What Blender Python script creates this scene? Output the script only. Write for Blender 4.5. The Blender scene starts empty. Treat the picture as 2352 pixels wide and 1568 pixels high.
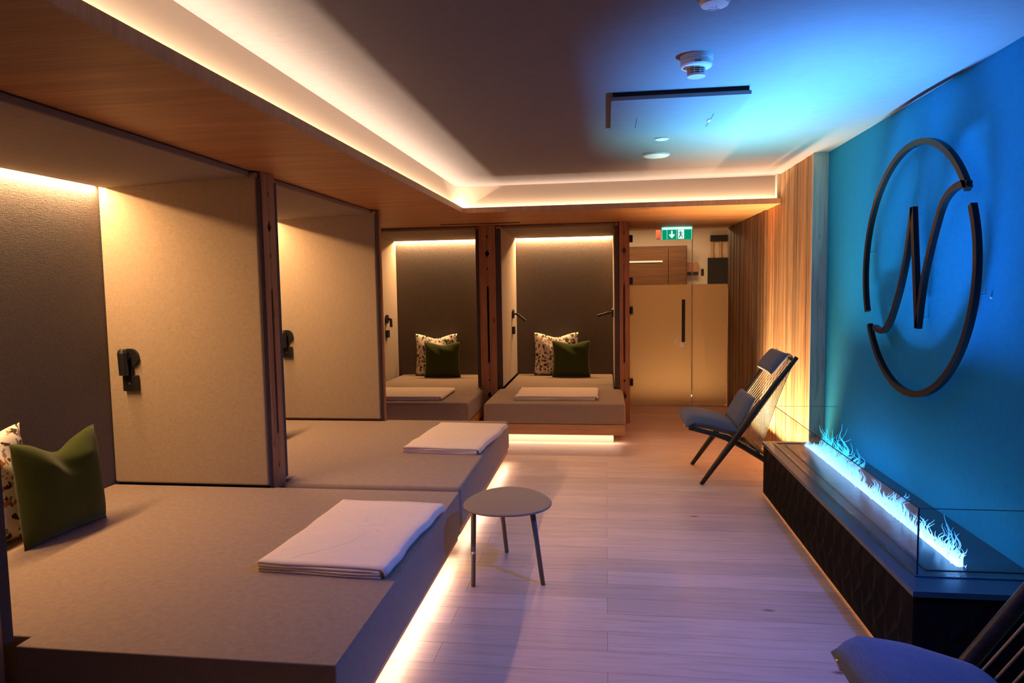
import bpy, bmesh, math, random
from mathutils import Vector, Matrix, Euler, noise
PI = math.pi
C = bpy.context.scene.collection
sc = bpy.context.scene

# ------------------------------------------------------------------ camera
CAM_H = 1.5158
f_px, yaw, pitch, roll = 1593.96, -0.1349, -0.0781, -0.0162
fw = Vector((math.sin(yaw)*math.cos(pitch), math.cos(yaw)*math.cos(pitch), math.sin(pitch)))
rt = Vector((math.cos(yaw), -math.sin(yaw), 0)); up = rt.cross(fw)
r2 = rt*math.cos(roll) + up*math.sin(roll); u2 = -rt*math.sin(roll) + up*math.cos(roll)
cd = bpy.data.cameras.new('camera'); cam = bpy.data.objects.new('camera', cd); C.objects.link(cam)
M = Matrix((r2, u2, -fw)).transposed().to_4x4(); M.translation = Vector((0, 0, CAM_H)); cam.matrix_world = M
cd.sensor_width = 36; cd.lens = 36*f_px/2352; cd.clip_start = 0.02
sc.camera = cam

# ------------------------------------------------------------------ exposure, world
sc.view_settings.view_transform = 'Standard'; sc.view_settings.look = 'None'
sc.view_settings.gamma = 1; sc.view_settings.exposure = 0.0; sc.view_settings.use_curve_mapping = False
w = bpy.data.worlds.new('world'); sc.world = w; w.use_nodes = True
w.node_tree.nodes['Background'].inputs[0].default_value = (0.10, 0.07, 0.12, 1)
w.node_tree.nodes['Background'].inputs[1].default_value = 0.05
try:
    sc.cycles.use_denoising = True; sc.cycles.sample_clamp_indirect = 4.0; sc.cycles.max_bounces = 10
    sc.cycles.diffuse_bounces = 5; sc.cycles.transparent_max_bounces = 16
    sc.cycles.caustics_reflective = False; sc.cycles.caustics_refractive = False
except Exception: pass

# ------------------------------------------------------------------ lights
WARM = (1.0, 0.58, 0.27); COVE = (1.0, 0.75, 0.51)
def area(name, loc, size, rot, power, col=WARM, spread=180):
    l = bpy.data.lights.new(name, 'AREA'); l.shape = 'RECTANGLE'; l.size, l.size_y = size
    l.energy = power; l.color = col; l.spread = math.radians(spread)
    o = bpy.data.objects.new(name, l); o.location = loc; o.rotation_euler = rot; C.objects.link(o); return o
UP = (PI, 0, 0); DN = (0, 0, 0)
# cove strips (upward, on the shelf behind the wood lip)
area('cove_light_left', (-1.360, 2.6, 2.216), (0.008, 7.6), UP, 68, COVE)
area('cove_light_back', (0.06, 6.415, 2.216), (2.82, 0.008), UP, 17, COVE)
# canopy slots of the four sleeping niches (downward, along the back wall)
area('niche_light_a', (-2.949, 2.90, 2.146), (0.012, 1.70), DN, 60)
area('niche_light_b', (-2.949, 4.91, 2.146), (0.012, 1.76), DN, 60)
area('niche_light_c', (-2.09, 8.939, 2.149), (1.28, 0.012), DN, 45)
area('niche_light_d', (-0.53, 8.939, 2.149), (1.22, 0.012), DN, 45)
# strips under the bed plinths
area('bed_light_a', (-0.862, 2.86, 0.078), (0.012, 1.74), DN, 3.6, COVE)
area('bed_light_b', (-0.862, 4.87, 0.078), (0.012, 1.94), DN, 3, COVE)
area('bed_light_c', (-0.51, 6.655, 0.078), (1.30, 0.012), DN, 2.2, COVE)
area('bed_light_d', (-2.0, 6.695, 0.078), (1.2, 0.012), DN, 2, COVE)
area('bed_light_e', (-1.27, 7.0, 0.03), (0.03, 0.6), DN, 0.3)
WT = 6
# grazing strip at the foot of the old-wood wall and a dim one under the fireplace bench
area('wall_washer', (1.38, 6.10, 0.03), (0.02, 1.45), (PI, math.radians(WT), 0), 75, (1, .64, .36), 80)
area('bench_light', (1.125, 3.85, 0.022), (0.012, 2.4), (0, math.radians(-50), 0), 0.35, (1, .42, .12))
# RGB strip inside the vapour fireplace: blue at the near end, turquoise at the far end
FC = [(0.06, 0.31, 1.0), (0.07, 0.36, 1.0), (0.09, 0.45, 0.95), (0.12, 0.60, 0.85), (0.18, 0.72, 0.75)]
FT = -10
FP = [78, 84, 80, 68, 56]
for k in range(5):
    area('fire_light', (1.38, 2.88 + 0.42*(k+.5), 0.382), (0.03, 0.41), (PI, math.radians(FT), 0), FP[k], FC[k], 54)
# blue fill spot added out of view to tint chairs, floor and beds
sl = bpy.data.lights.new('blue_fill_spot', 'SPOT'); sl.energy = 195; sl.color = (.015, .13, 1); sl.spot_size = math.radians(84); sl.spot_blend = 1; sl.shadow_soft_size = .06
so = bpy.data.objects.new('blue_fill_spot', sl); so.location = (1.30, 1.95, 2.38); C.objects.link(so)
so.rotation_euler = (Vector((.0, 3.0, 0)) - Vector(so.location)).to_track_quat('-Z', 'Y').to_euler()
# hallway behind the glass door
area('hall_light', (0.7, 10.0, 2.40), (1.4, 0.5), DN, 34, (1, .62, .32))
area('hall_fill_light', (0.9, 9.3, 0.05), (1.1, 0.03), UP, 14, (1, .66, .36))  # added low fill, brightens the lower part of the frosted glass

# ------------------------------------------------------------------ materials
def mat(name, col=(.5,.5,.5), rough=.6, metal=0, spec=.5):
    m = bpy.data.materials.new(name); m.use_nodes = True
    b = m.node_tree.nodes['Principled BSDF']
    b.inputs['Base Color'].default_value = (*col, 1); b.inputs['Roughness'].default_value = rough
    b.inputs['Metallic'].default_value = metal; b.inputs['Specular IOR Level'].default_value = spec
    return m
def N(m, t, **k):
    n = m.node_tree.nodes.new(t)
    for a, v in k.items(): setattr(n, a, v)
    return n
def L(m, a, b): m.node_tree.links.new(a, b)
def ramp(m, fac, stops):
    r = N(m, 'ShaderNodeValToRGB'); e = r.color_ramp.elements
    while len(e) < len(stops): e.new(0.5)
    for i, (p, c) in enumerate(stops): e[i].position = p; e[i].color = (*c, 1)
    L(m, fac, r.inputs[0]); return r.outputs[0]
def coords(m, scale=(1,1,1), rot=(0,0,0)):
    t = N(m, 'ShaderNodeTexCoord'); p = N(m, 'ShaderNodeMapping')
    p.inputs['Scale'].default_value = scale; p.inputs['Rotation'].default_value = rot
    L(m, t.outputs['Object'], p.inputs[0]); return p.outputs[0]
def mixc(m, a, b, fac, mode='MIX'):
    x = N(m, 'ShaderNodeMix', data_type='RGBA', blend_type=mode)
    if isinstance(fac, (int, float)): x.inputs[0].default_value = fac
    else: L(m, fac, x.inputs[0])
    for v, i in ((a, 6), (b, 7)):
        if isinstance(v, tuple): x.inputs[i].default_value = (*v, 1)
        else: L(m, v, x.inputs[i])
    return x.outputs[2]
def bump(m, h, strength, dist=.002):
    b = N(m, 'ShaderNodeBump'); b.inputs['Strength'].default_value = strength; b.inputs['Distance'].default_value = dist
    L(m, h, b.inputs['Height']); L(m, b.outputs[0], m.node_tree.nodes['Principled BSDF'].inputs['Normal'])
def BC(m, c): L(m, c, m.node_tree.nodes['Principled BSDF'].inputs['Base Color'])
def noise_tex(m, vec, scale, detail=4, rough=.55, dist=0):
    n = N(m, 'ShaderNodeTexNoise'); n.inputs['Scale'].default_value = scale; n.inputs['Detail'].default_value = detail
    n.inputs['Roughness'].default_value = rough; n.inputs['Distortion'].default_value = dist; L(m, vec, n.inputs['Vector']); return n

def fabric(name, c1, c2, scale=420, b=.25, bd=.003, mo=1):
    m = mat(name, c1, .95, spec=.1); v = coords(m)
    n1 = noise_tex(m, coords(m, (1, 1, 6)), scale*.35, 3); n2 = noise_tex(m, coords(m, (6, 6, 1)), scale*.35, 3)
    mx = mixc(m, n1.outputs[0], n2.outputs[0], .5)
    c = ramp(m, mx, [(.36, c2), (.62, c1)])
    big = noise_tex(m, v, 3, 2); c = mixc(m, c, tuple(x*.88 for x in c1), big.outputs[0])
    m1 = noise_tex(m, coords(m, (1, 1, 9)), 34, 4, .7); m2 = noise_tex(m, coords(m, (9, 9, 1)), 34, 4, .7)
    st = ramp(m, mixc(m, m1.outputs[0], m2.outputs[0], .5), [(.36, (1-.2*mo, 1-.21*mo, 1-.22*mo)), (.64, (1+.14*mo,)*3)]); c = mixc(m, c, st, 1.0, 'MULTIPLY')
    BC(m, c); bump(m, mx, b, bd)
    m.node_tree.nodes['Principled BSDF'].inputs['Sheen Weight'].default_value = .15
    return m
def wood(name, cs, axis=0, sc_=1.0, rough=.55, knots=True, tone=False, grain=.35):
    """cs: dark, mid, light; axis = direction of the grain"""
    m = mat(name, cs[1], rough, spec=.35)
    s = [14*sc_, 14*sc_, 14*sc_]; s[axis] = 0.9*sc_
    v = coords(m, tuple(s))
    n = noise_tex(m, v, 1.3, 6, .6, 1.2)
    s2 = [90*sc_, 90*sc_, 90*sc_]; s2[axis] = 2.5*sc_
    n2 = noise_tex(m, coords(m, tuple(s2)), 1.5, 3, .6)
    g = mixc(m, n.outputs[0], n2.outputs[0], .4)
    c = ramp(m, g, [(.30, cs[0]), (.5, cs[1]), (.68, cs[2])])
    if knots:
        s3 = [7*sc_]*3; s3[axis] = 2.6*sc_
        vo = N(m, 'ShaderNodeTexVoronoi'); L(m, coords(m, tuple(s3)), vo.inputs['Vector']); vo.inputs['Scale'].default_value = 1.0
        k = ramp(m, vo.outputs['Distance'], [(0.03, (1,1,1)), (.13, (0,0,0))])
        sep = N(m, 'ShaderNodeSeparateColor'); L(m, vo.outputs['Color'], sep.inputs[0])
        gt = N(m, 'ShaderNodeMath', operation='GREATER_THAN'); gt.inputs[1].default_value = .62; L(m, sep.outputs[0], gt.inputs[0])
        mu = N(m, 'ShaderNodeMath', operation='MULTIPLY'); L(m, k, mu.inputs[0]); L(m, gt.outputs[0], mu.inputs[1])
        c = mixc(m, c, tuple(x*.35 for x in cs[0]), mu.outputs[0])
    if tone:
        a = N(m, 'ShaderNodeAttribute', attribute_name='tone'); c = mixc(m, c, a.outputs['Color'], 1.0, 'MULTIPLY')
    BC(m, c); bump(m, g, grain, .002)
    return m

M_fab = fabric('greige_fabric', (.43, .33, .23), (.30, .225, .155))
M_back = fabric('ribbed_back_fabric', (.165, .135, .12), (.09, .075, .068), 130, .9, .007)
M_canopy_shade = fabric('shaded_canopy_fabric', (.27, .205, .145), (.19, .145, .10))  # same greige fabric, with the shade under the canopy darkened into its colour
M_edge_shade = fabric('painted_edge_shade', (.085, .07, .075), (.05, .042, .045))  # dark tone stands in for shade on the front edges of the padding
M_bed = fabric('bed_fabric', (.36, .265, .19), (.26, .19, .135), 500, .2)
M_seat = fabric('chair_fabric', (.14, .165, .23), (.10, .12, .17), 500, .2)
M_towel = fabric('towel_fabric', (.96, .80, .63), (.90, .74, .58), 300, .3, .003, .3)
M_thread = mat('embroidery_thread', (.95, .88, .80), .5)
M_green = fabric('green_velvet', (.052, .066, .010), (.034, .044, .007), 300, .15)
M_soffit = wood('oak_soffit', ((.29, .12, .035), (.44, .20, .07), (.56, .28, .11)), 0, .7, .5, True)
M_edge = wood('oak_edge', ((.33, .17, .09), (.42, .23, .13), (.50, .29, .17)), 2, 1.0, .5, False)
M_larch = wood('larch_post', ((.20, .085, .04), (.34, .155, .075), (.44, .22, .11)), 2, 1.2, .55, True)
M_walnut = wood('dark_wardrobe_wood', ((.06, .025, .012), (.10, .045, .02), (.14, .065, .03)), 0, .8, .4, False)
M_plinth = wood('larch_plinth', ((.36, .17, .07), (.50, .26, .11), (.60, .34, .16)), 0, 1.1, .5, True)
M_plinthy = wood('larch_plinth_side', ((.36, .17, .07), (.50, .26, .11), (.60, .34, .16)), 1, 1.1, .5, True)
M_old = wood('old_wood_wall', ((.26, .12, .05), (.55, .30, .13), (.74, .46, .23)), 2, 1.25, .6, True, True, .6)
M_oldend = wood('old_wood_end', ((.12, .10, .09), (.50, .46, .42), (.66, .62, .56)), 2, 1.1, .55, True)
M_darkwood = wood('charred_wood', ((.005, .0035, .003), (.008, .006, .005), (.013, .010, .008)), 2, 1.5, .7, False)
M_chairwood = wood('dark_stained_chair_wood', ((.018, .014, .012), (.03, .023, .02), (.045, .036, .03)), 0, 2, .4, False)
M_black = mat('black_metal', (.012, .012, .013), .35, .0, .5)
M_gloss = mat('black_lacquer_top', (.035, .075, .10), .24, 0, .5)
M_white = mat('white_plastic', (.75, .74, .72), .4)
M_cream = mat('cream_paint', (.54, .45, .36), .7)
M_dark = mat('dark_gap', (.01, .008, .007), .9)
M_darkwood.node_tree.nodes['Principled BSDF'].inputs['Specular IOR Level'].default_value = .08
M_rope = mat('cream_rope', (.55, .45, .30), .7)
M_table = mat('taupe_lacquer', (.25, .175, .115), .5)
M_leg = mat('taupe_leg_metal', (.16, .12, .09), .4)
M_brass = mat('brass_ring', (.85, .68, .45), .3, .8)
M_copper = mat('copper_clip', (.8, .5, .35), .3, .9)

# floral fabric
M_floral = mat('floral_linen', (.8, .75, .66), .9, spec=.1)
v = coords(M_floral)
vo = N(M_floral, 'ShaderNodeTexVoronoi'); vo.inputs['Scale'].default_value = 26
nn = noise_tex(M_floral, v, 22, 2); va = N(M_floral, 'ShaderNodeVectorMath', operation='MULTIPLY_ADD')
va.inputs[1].default_value = (.09,)*3; L(M_floral, nn.outputs[1], va.inputs[0]); L(M_floral, v, va.inputs[2]); L(M_floral, va.outputs[0], vo.inputs['Vector'])
sp = N(M_floral, 'ShaderNodeSeparateColor'); L(M_floral, vo.outputs['Color'], sp.inputs[0])
leaf = ramp(M_floral, sp.outputs[0], [(.28, (0, 0, 0)), (.29, (1, 1, 1))])
edge = ramp(M_floral, vo.outputs['Distance'], [(.46, (1, 1, 1)), (.54, (0, 0, 0))])
mu = N(M_floral, 'ShaderNodeMath', operation='MULTIPLY'); L(M_floral, leaf, mu.inputs[0]); L(M_floral, edge, mu.inputs[1])
lc = ramp(M_floral, sp.outputs[1], [(.0, (.05, .045, .02)), (.55, (.10, .09, .035)), (.72, (.12, .05, .02)), (.86, (.55, .20, .06)), (.93, (.30, .22, .26))])
BC(M_floral, mixc(M_floral, (.80, .74, .64), lc, mu.outputs[0]))

# floor: oak planks running across the room
M_floor = mat('oak_floor', (.4, .3, .22), .42, spec=.4)
v = coords(M_floor)
br = N(M_floor, 'ShaderNodeTexBrick'); br.offset = .37; br.inputs['Scale'].default_value = 1
br.inputs['Brick Width'].default_value = 1.9; br.inputs['Row Height'].default_value = .165
br.inputs['Mortar Size'].default_value = .0012; br.inputs['Mortar Smooth'].default_value = .3
br.inputs['Color1'].default_value = (.60, .41, .34, 1); br.inputs['Color2'].default_value = (.76, .54, .45, 1); br.inputs['Mortar'].default_value = (.22, .15, .11, 1)
L(M_floor, v, br.inputs['Vector'])
g1 = noise_tex(M_floor, coords(M_floor, (1.1, 16, 1)), 2.2, 7, .62, 1.0)
g2 = noise_tex(M_floor, coords(M_floor, (3, 120, 1)), 1.5, 3, .6)
gg = mixc(M_floor, g1.outputs[0], g2.outputs[0], .35)
gr = ramp(M_floor, gg, [(.32, (.72, .68, .66)), (.5, (.96, .95, .94)), (.7, (1.12, 1.12, 1.12))])
c = mixc(M_floor, br.outputs[0], gr, 1.0, 'MULTIPLY')
vo = N(M_floor, 'ShaderNodeTexVoronoi'); vo.inputs['Scale'].default_value = 1; L(M_floor, coords(M_floor, (1.5, 3.4, 1)), vo.inputs['Vector'])
k = ramp(M_floor, vo.outputs['Distance'], [(.015, (1, 1, 1)), (.06, (0, 0, 0))])
c = mixc(M_floor, c, (.16, .09, .06), k); BC(M_floor, c)
bump(M_floor, mixc(M_floor, gg, br.outputs['Fac'], .3), .12, .0015)

# plaster (ceiling and right wall)
def plaster(name, col, rough=.85):
    m = mat(name, col, rough, spec=.2)
    n = noise_tex(m, coords(m, (1, 3, 3)), 14, 6, .65, .6)
    c = ramp(m, n.outputs[0], [(.3, tuple(x*.93 for x in col)), (.7, tuple(min(1, x*1.05) for x in col))]); BC(m, c); bump(m, n.outputs[0], .35, .004); return m
M_ceil = plaster('ceiling_plaster', (.205, .185, .195))
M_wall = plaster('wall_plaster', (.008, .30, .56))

def emit(name, col, s):
    m = bpy.data.materials.new(name); m.use_nodes = True; nt = m.node_tree; nt.nodes.clear()
    e = nt.nodes.new('ShaderNodeEmission'); o = nt.nodes.new('ShaderNodeOutputMaterial')
    e.inputs[0].default_value = (*col, 1); e.inputs[1].default_value = s; nt.links.new(e.outputs[0], o.inputs[0]); return m
def glass(name, tint, refl=1.0, frost=None):
    m = bpy.data.materials.new(name); m.use_nodes = True; nt = m.node_tree; nt.nodes.clear()
    o = nt.nodes.new('ShaderNodeOutputMaterial'); t = nt.nodes.new('ShaderNodeBsdfTransparent'); t.inputs[0].default_value = (*tint, 1)
    g = nt.nodes.new('ShaderNodeBsdfGlossy'); g.inputs['Roughness'].default_value = 0.02
    fr = nt.nodes.new('ShaderNodeFresnel'); fr.inputs[0].default_value = 1.5
    mu = nt.nodes.new('ShaderNodeMath'); mu.operation = 'MULTIPLY'; mu.inputs[1].default_value = refl; nt.links.new(fr.outputs[0], mu.inputs[0])
    base = t.outputs[0]
    if frost:
        d = nt.nodes.new('ShaderNodeBsdfDiffuse'); d.inputs[0].default_value = (*frost, 1)
        tl = nt.nodes.new('ShaderNodeBsdfTranslucent'); tl.inputs[0].default_value = (*frost, 1)
        a = nt.nodes.new('ShaderNodeMixShader'); a.inputs[0].default_value = .65; nt.links.new(d.outputs[0], a.inputs[1]); nt.links.new(tl.outputs[0], a.inputs[2])
        b = nt.nodes.new('ShaderNodeMixShader'); b.inputs[0].default_value = .94; nt.links.new(t.outputs[0], b.inputs[1]); nt.links.new(a.outputs[0], b.inputs[2]); base = b.outputs[0]
    x = nt.nodes.new('ShaderNodeMixShader'); nt.links.new(mu.outputs[0], x.inputs[0]); nt.links.new(base, x.inputs[1]); nt.links.new(g.outputs[0], x.inputs[2])
    nt.links.new(x.outputs[0], o.inputs[0]); return m
M_glass = glass('clear_glass', (.97, .985, .98), .35)
M_frost = glass('frosted_film_glass', (.9, .85, .8), .5, (.80, .64, .42))
M_glassedge = mat('glass_edge', (.85, .80, .70), .2)

# ------------------------------------------------------------------ mesh helpers
def tag(o, label=None, cat=None, group=None, kind=None):
    if label: o['label'] = label
    if cat: o['category'] = cat
    if group: o['group'] = group
    if kind: o['kind'] = kind
    return o
def obj(name, bm, m, parent=None, smooth=False, bev=0, seg=2):
    me = bpy.data.meshes.new(name); bmesh.ops.recalc_face_normals(bm, faces=bm.faces[:]); bm.to_mesh(me); bm.free()
    for mm in (m if isinstance(m, list) else [m]): me.materials.append(mm)
    o = bpy.data.objects.new(name, me); C.objects.link(o)
    if parent: o.parent = parent; o.matrix_parent_inverse = Matrix.Translation(-Vector(parent.location)) if not any(parent.rotation_euler) else Matrix()
    if smooth:
        for p in me.polygons: p.use_smooth = True
    if bev:
        b = o.modifiers.new('b', 'BEVEL'); b.width = bev; b.segments = seg; b.limit_method = 'ANGLE'; b.angle_limit = .6
        for p in me.polygons: p.use_smooth = True
        try:
            wn = o.modifiers.new('w', 'WEIGHTED_NORMAL'); wn.keep_sharp = True
        except Exception: pass
    return o
def empty(name, loc, label, cat, group=None, rz=0):
    o = bpy.data.objects.new(name, None); o.location = loc; o.rotation_euler = (0, 0, rz); C.objects.link(o)
    o.empty_display_size = .1
    return tag(o, label, cat, group)
def struct(o): o['kind'] = 'structure'; return o
def box(bm, a, b):
    x0, y0, z0 = a; x1, y1, z1 = b
    vs = [bm.verts.new(p) for p in ((x0,y0,z0),(x1,y0,z0),(x1,y1,z0),(x0,y1,z0),(x0,y0,z1),(x1,y0,z1),(x1,y1,z1),(x0,y1,z1))]
    return [bm.faces.new([vs[i] for i in q]) for q in ((0,3,2,1),(4,5,6,7),(0,1,5,4),(1,2,6,5),(2,3,7,6),(3,0,4,7))]
def B(name, a, b, m, parent=None, bev=0, seg=2):
    bm = bmesh.new(); box(bm, a, b); return obj(name, bm, m, parent, bev=bev, seg=seg)
def prism(bm, pts, ax, a, b):
    """polygon of 2-D pts extruded along axis ax from a to b"""
    def P(p, t):
        return (t, p[0], p[1]) if ax == 0 else (p[0], t, p[1]) if ax == 1 else (p[0], p[1], t)
    v0 = [bm.verts.new(P(p, a)) for p in pts]; v1 = [bm.verts.new(P(p, b)) for p in pts]; n = len(pts)
    bm.faces.new(v0); bm.faces.new(v1[::-1])
    for i in range(n): bm.faces.new((v0[i], v1[i], v1[(i+1) % n], v0[(i+1) % n]))
def tube(bm, pts, rad, n=10, cap=True, sx=1.0):
    """tube along pts; rad number or list; sx squashes one side"""
    pts = [Vector(p) for p in pts]; rings = []
    t0 = (pts[1]-pts[0]).normalized(); ref = Vector((0,0,1)) if abs(t0.z) < .9 else Vector((1,0,0))
    a = t0.cross(ref).normalized()
    for i, p in enumerate(pts):
        t = (pts[min(i+1, len(pts)-1)] - pts[max(i-1, 0)]).normalized()
        a = (a - t*a.dot(t)).normalized(); b = t.cross(a)
        r = rad[i] if isinstance(rad, (list, tuple)) else rad
        rings.append([bm.verts.new(p + (a*math.cos(k*2*PI/n)*sx + b*math.sin(k*2*PI/n))*r) for k in range(n)])
    for i in range(len(rings)-1):
        for k in range(n): bm.faces.new((rings[i][k], rings[i][(k+1) % n], rings[i+1][(k+1) % n], rings[i+1][k]))
    if cap: bm.faces.new(rings[0][::-1]); bm.faces.new(rings[-1])
def lathe(bm, prof, cx, cy, n=32):
    rings = [[bm.verts.new((cx+r*math.cos(k*2*PI/n), cy+r*math.sin(k*2*PI/n), z)) for k in range(n)] for r, z in prof]
    for i in range(len(rings)-1):
        for k in range(n): bm.faces.new((rings[i][k], rings[i][(k+1) % n], rings[i+1][(k+1) % n], rings[i+1][k]))
    bm.faces.new(rings[0][::-1]); bm.faces.new(rings[-1])

# ================================================================== setting
ZS, ZC = 2.2, 2.452; XR, XL = 1.608, 1.5076
YW = 11.4
struct(B('floor', (-3.2, -1.2, -.06), (3.2, 11.6, 0), M_floor))
struct(B('ceiling', (-3.2, -1.2, ZC), (XR, 8.87, ZC+.08), M_ceil))
struct(B('wall_right', (XR, -1.2, 0), (XR+.1, 5.39, ZC+.06), M_wall))
struct(B('wall_left', (-3.08, -1.2, 0), (-2.96, 5.95, ZC), M_back))
struct(B('wall_back', (-2.95, 8.95, 0), (.285, 9.05, ZC), M_back))
struct(B('wall_corner', (-3.08, 5.95, 0), (-2.86, 8.95, ZC), M_fab))
# wood soffit (L-shaped) with its lip and the cream upstand behind the lip
bm = bmesh.new()
box(bm, (-2.96, -1.2, ZS), (-1.305, 8.95, ZS+.012)); box(bm, (-1.305, 6.345, ZS), (XL, 8.95, ZS+.012))
struct(obj('trim_1', bm, M_soffit))
bm = bmesh.new()
box(bm, (-1.305, -1.2, ZS), (-1.291, 6.345, ZS+.047)); box(bm, (-1.291, 6.333, ZS), (XL, 6.345, ZS+.047))
struct(obj('trim_2', bm, M_edge))
bm = bmesh.new()
box(bm, (-1.40, -1.2, ZS+.0125), (-1.372, 6.455, ZC)); box(bm, (-1.372, 6.427, ZS+.0125), (XL-.03, 6.455, ZC)); box(bm, (XL-.03, 6.35, ZS+.0125), (XL-.002, 6.455, ZC))
struct(obj('trim_3', bm, M_cream))
# old-wood wall: vertical boards of many widths and depths
random.seed(4)
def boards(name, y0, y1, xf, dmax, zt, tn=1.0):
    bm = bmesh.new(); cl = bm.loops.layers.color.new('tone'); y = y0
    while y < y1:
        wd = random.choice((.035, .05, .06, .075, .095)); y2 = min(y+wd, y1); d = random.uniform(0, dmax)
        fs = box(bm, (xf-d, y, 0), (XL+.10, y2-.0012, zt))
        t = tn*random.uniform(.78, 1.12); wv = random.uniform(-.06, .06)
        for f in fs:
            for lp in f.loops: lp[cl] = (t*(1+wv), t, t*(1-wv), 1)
        y = y2
    return obj(name, bm, M_old)
struct(boards('wall_old_wood', 5.40, 6.86, XL, .005, ZS)).name = 'wall_far_right'
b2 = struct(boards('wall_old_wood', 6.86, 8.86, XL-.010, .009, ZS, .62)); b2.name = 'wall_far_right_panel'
bm = bmesh.new(); cl = bm.loops.layers.color.new('tone')
random.seed(4); y = 5.40
while y < 6.345:
    wd = random.choice((.035, .05, .06, .075, .095)); y2 = min(y+wd, 6.345); d = random.uniform(0, .005)
    fs = box(bm, (XL-d, y, ZS), (XL+.10, y2-.0012, ZC)); t = random.uniform(.78, 1.12); wv = random.uniform(-.06, .06)
    for f in fs:
        for lp in f.loops: lp[cl] = (t*(1+wv), t, t*(1-wv), 1)
    y = y2
struct(obj('wall_far_right_top', bm, M_old))
struct(B('trim_4', (XL-.006, 5.375, 0), (XL+.10, 5.398, ZC), M_oldend))

# glass door wall
D = bpy.data.objects.new('door_1', None); D.location = (.29, 8.87, 0); C.objects.link(D); struct(D)
gl = B('glass_leaf', (.297, 8.865, 1.515), (1.060, 8.875, 2.195), M_glass, D); tag(gl, 'clear upper glass')
fr = B('frosted_leaf', (.297, 8.865, .012), (1.060, 8.875, 1.515), M_frost, D); tag(fr, 'frosted lower glass')
B('side_glass', (1.072, 8.865, 1.515), (XL-.016, 8.875, 2.195), M_glass, D)
B('side_frosted_glass', (1.072, 8.865, .012), (XL-.016, 8.875, 1.515), M_frost, D)
B('glass_edge', (1.061, 8.862, .012), (1.070, 8.878, 2.195), M_glassedge, D)
B('door_sill', (.29, 8.855, 0), (XL-.045, 8.885, .010), M_glassedge, D)
for z in (2.095, 1.57, 1.20, .29): B('hinge', (.288, 8.845, z-.045), (.338, 8.892, z+.045), M_black, D, .003)
h = B('handle', (.935, 8.80, .80), (.975, 8.825, 1.33), M_black, D, .006)
B('handle_mount', (.945, 8.825, 1.24), (.965, 8.865, 1.26), M_black, h); B('handle_mount', (.945, 8.825, .87), (.965, 8.865, .89), M_black, h)
struct(B('trim_5', (.262, 8.84, 0), (.288, 8.90, ZS), M_larch))

# hallway seen through the clear band
def pxY(x, y, Y):
    d = fw*f_px + r2*(x-1176) - u2*(y-784); t = Y/d.y; return Vector((0, 0, CAM_H)) + d*t
HB = 10.9
struct(B('wall_hall_back', (-.6, HB, 0), (2.6, HB+.1, 2.6), M_cream))
struct(B('wall_hall_left', (-.7, 9.06, 0), (-.6, HB, 2.6), M_cream))
struct(B('wall_hall_right', (2.5, 9.0, 0), (2.6, HB, 2.6), M_cream))
struct(B('wall_hall_right_end', (XL+.11, 8.9, 0), (2.5, 9.0, 2.6), M_cream))
struct(B('ceiling_hall', (-.7, 8.96, 2.5), (2.6, HB+.1, 2.6), M_cream))
a = pxY(1400, 567, HB); b = pxY(1573, 653, HB)
cab = empty('wardrobe', (a.x, HB-.35, 0), 'dark brown wooden wardrobe in the hallway behind the glass door', 'wardrobe')
B('body', (a.x, HB-.30, 0), (b.x, HB-.004, a.z-.02), M_walnut, cab)
B('light_strip', (a.x+.02, HB-.335, a.z-.26), (b.x-.36, HB-.3235, a.z-.235), emit('warm_strip', (1, .72, .42), 1.1), cab)
B('door', (a.x+.02, HB-.322, .05), (b.x-.28, HB-.302, a.z-.06), M_walnut, cab)
B('door', (b.x-.27, HB-.322, .05), (b.x-.02, HB-.302, a.z-.06), M_walnut, cab)
a = pxY(1626, 592, HB-.05); b = pxY(1690, 655, HB-.05); c_ = pxY(1632, 540, HB-.05); e_ = pxY(1690, 553, HB-.05)
tv = empty('wall_rack', (a.x, HB, b.z), 'wall rack with black panel and wooden bars, at the right edge behind the door glass', 'rack')
B('black_panel', (a.x, HB-.05, b.z), (b.x, HB-.004, a.z), M_black, tv, .004)
B('top_panel', (c_.x, HB-.05, e_.z), (b.x, HB-.004, c_.z), M_black, tv, .004)
for k in range(3):
    x = c_.x + .012 + k*.118; B('wooden_bar', (x, HB-.03, a.z), (x+.035, HB-.004, e_.z), M_plinth, tv)
a = pxY(1575, 603, HB-.03); b = pxY(1602, 632, HB-.03)
ck = empty('wall_box', (a.x, HB, b.z), 'small brown box with a dark bottom on the hallway wall, behind the door glass', 'box')
B('body', (a.x, HB-.09, b.z+.05), (b.x, HB-.004, a.z), M_larch, ck, .003); B('dark_base', (a.x-.005, HB-.10, b.z), (b.x+.005, HB-.004, b.z+.048), M_black, ck, .003)
a = pxY(1613, 625, HB)
tag(B('wall_switch', (a.x-.02, HB-.015, a.z-.05), (a.x+.02, HB-.002, a.z+.05), M_black, None, .003), 'small dark switch on the cream hallway wall behind the door glass', 'switch')
a = pxY(1512, 548, 10.0)
tag(B('hall_alarm', (a.x-.03, 9.97, a.z-.01), (a.x+.03, 10.03, 2.499), mat('red_plastic', (.35, .08, .05), .5), None, .01), 'small red alarm unit hanging in the hallway, left of the exit sign', 'alarm')

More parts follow.
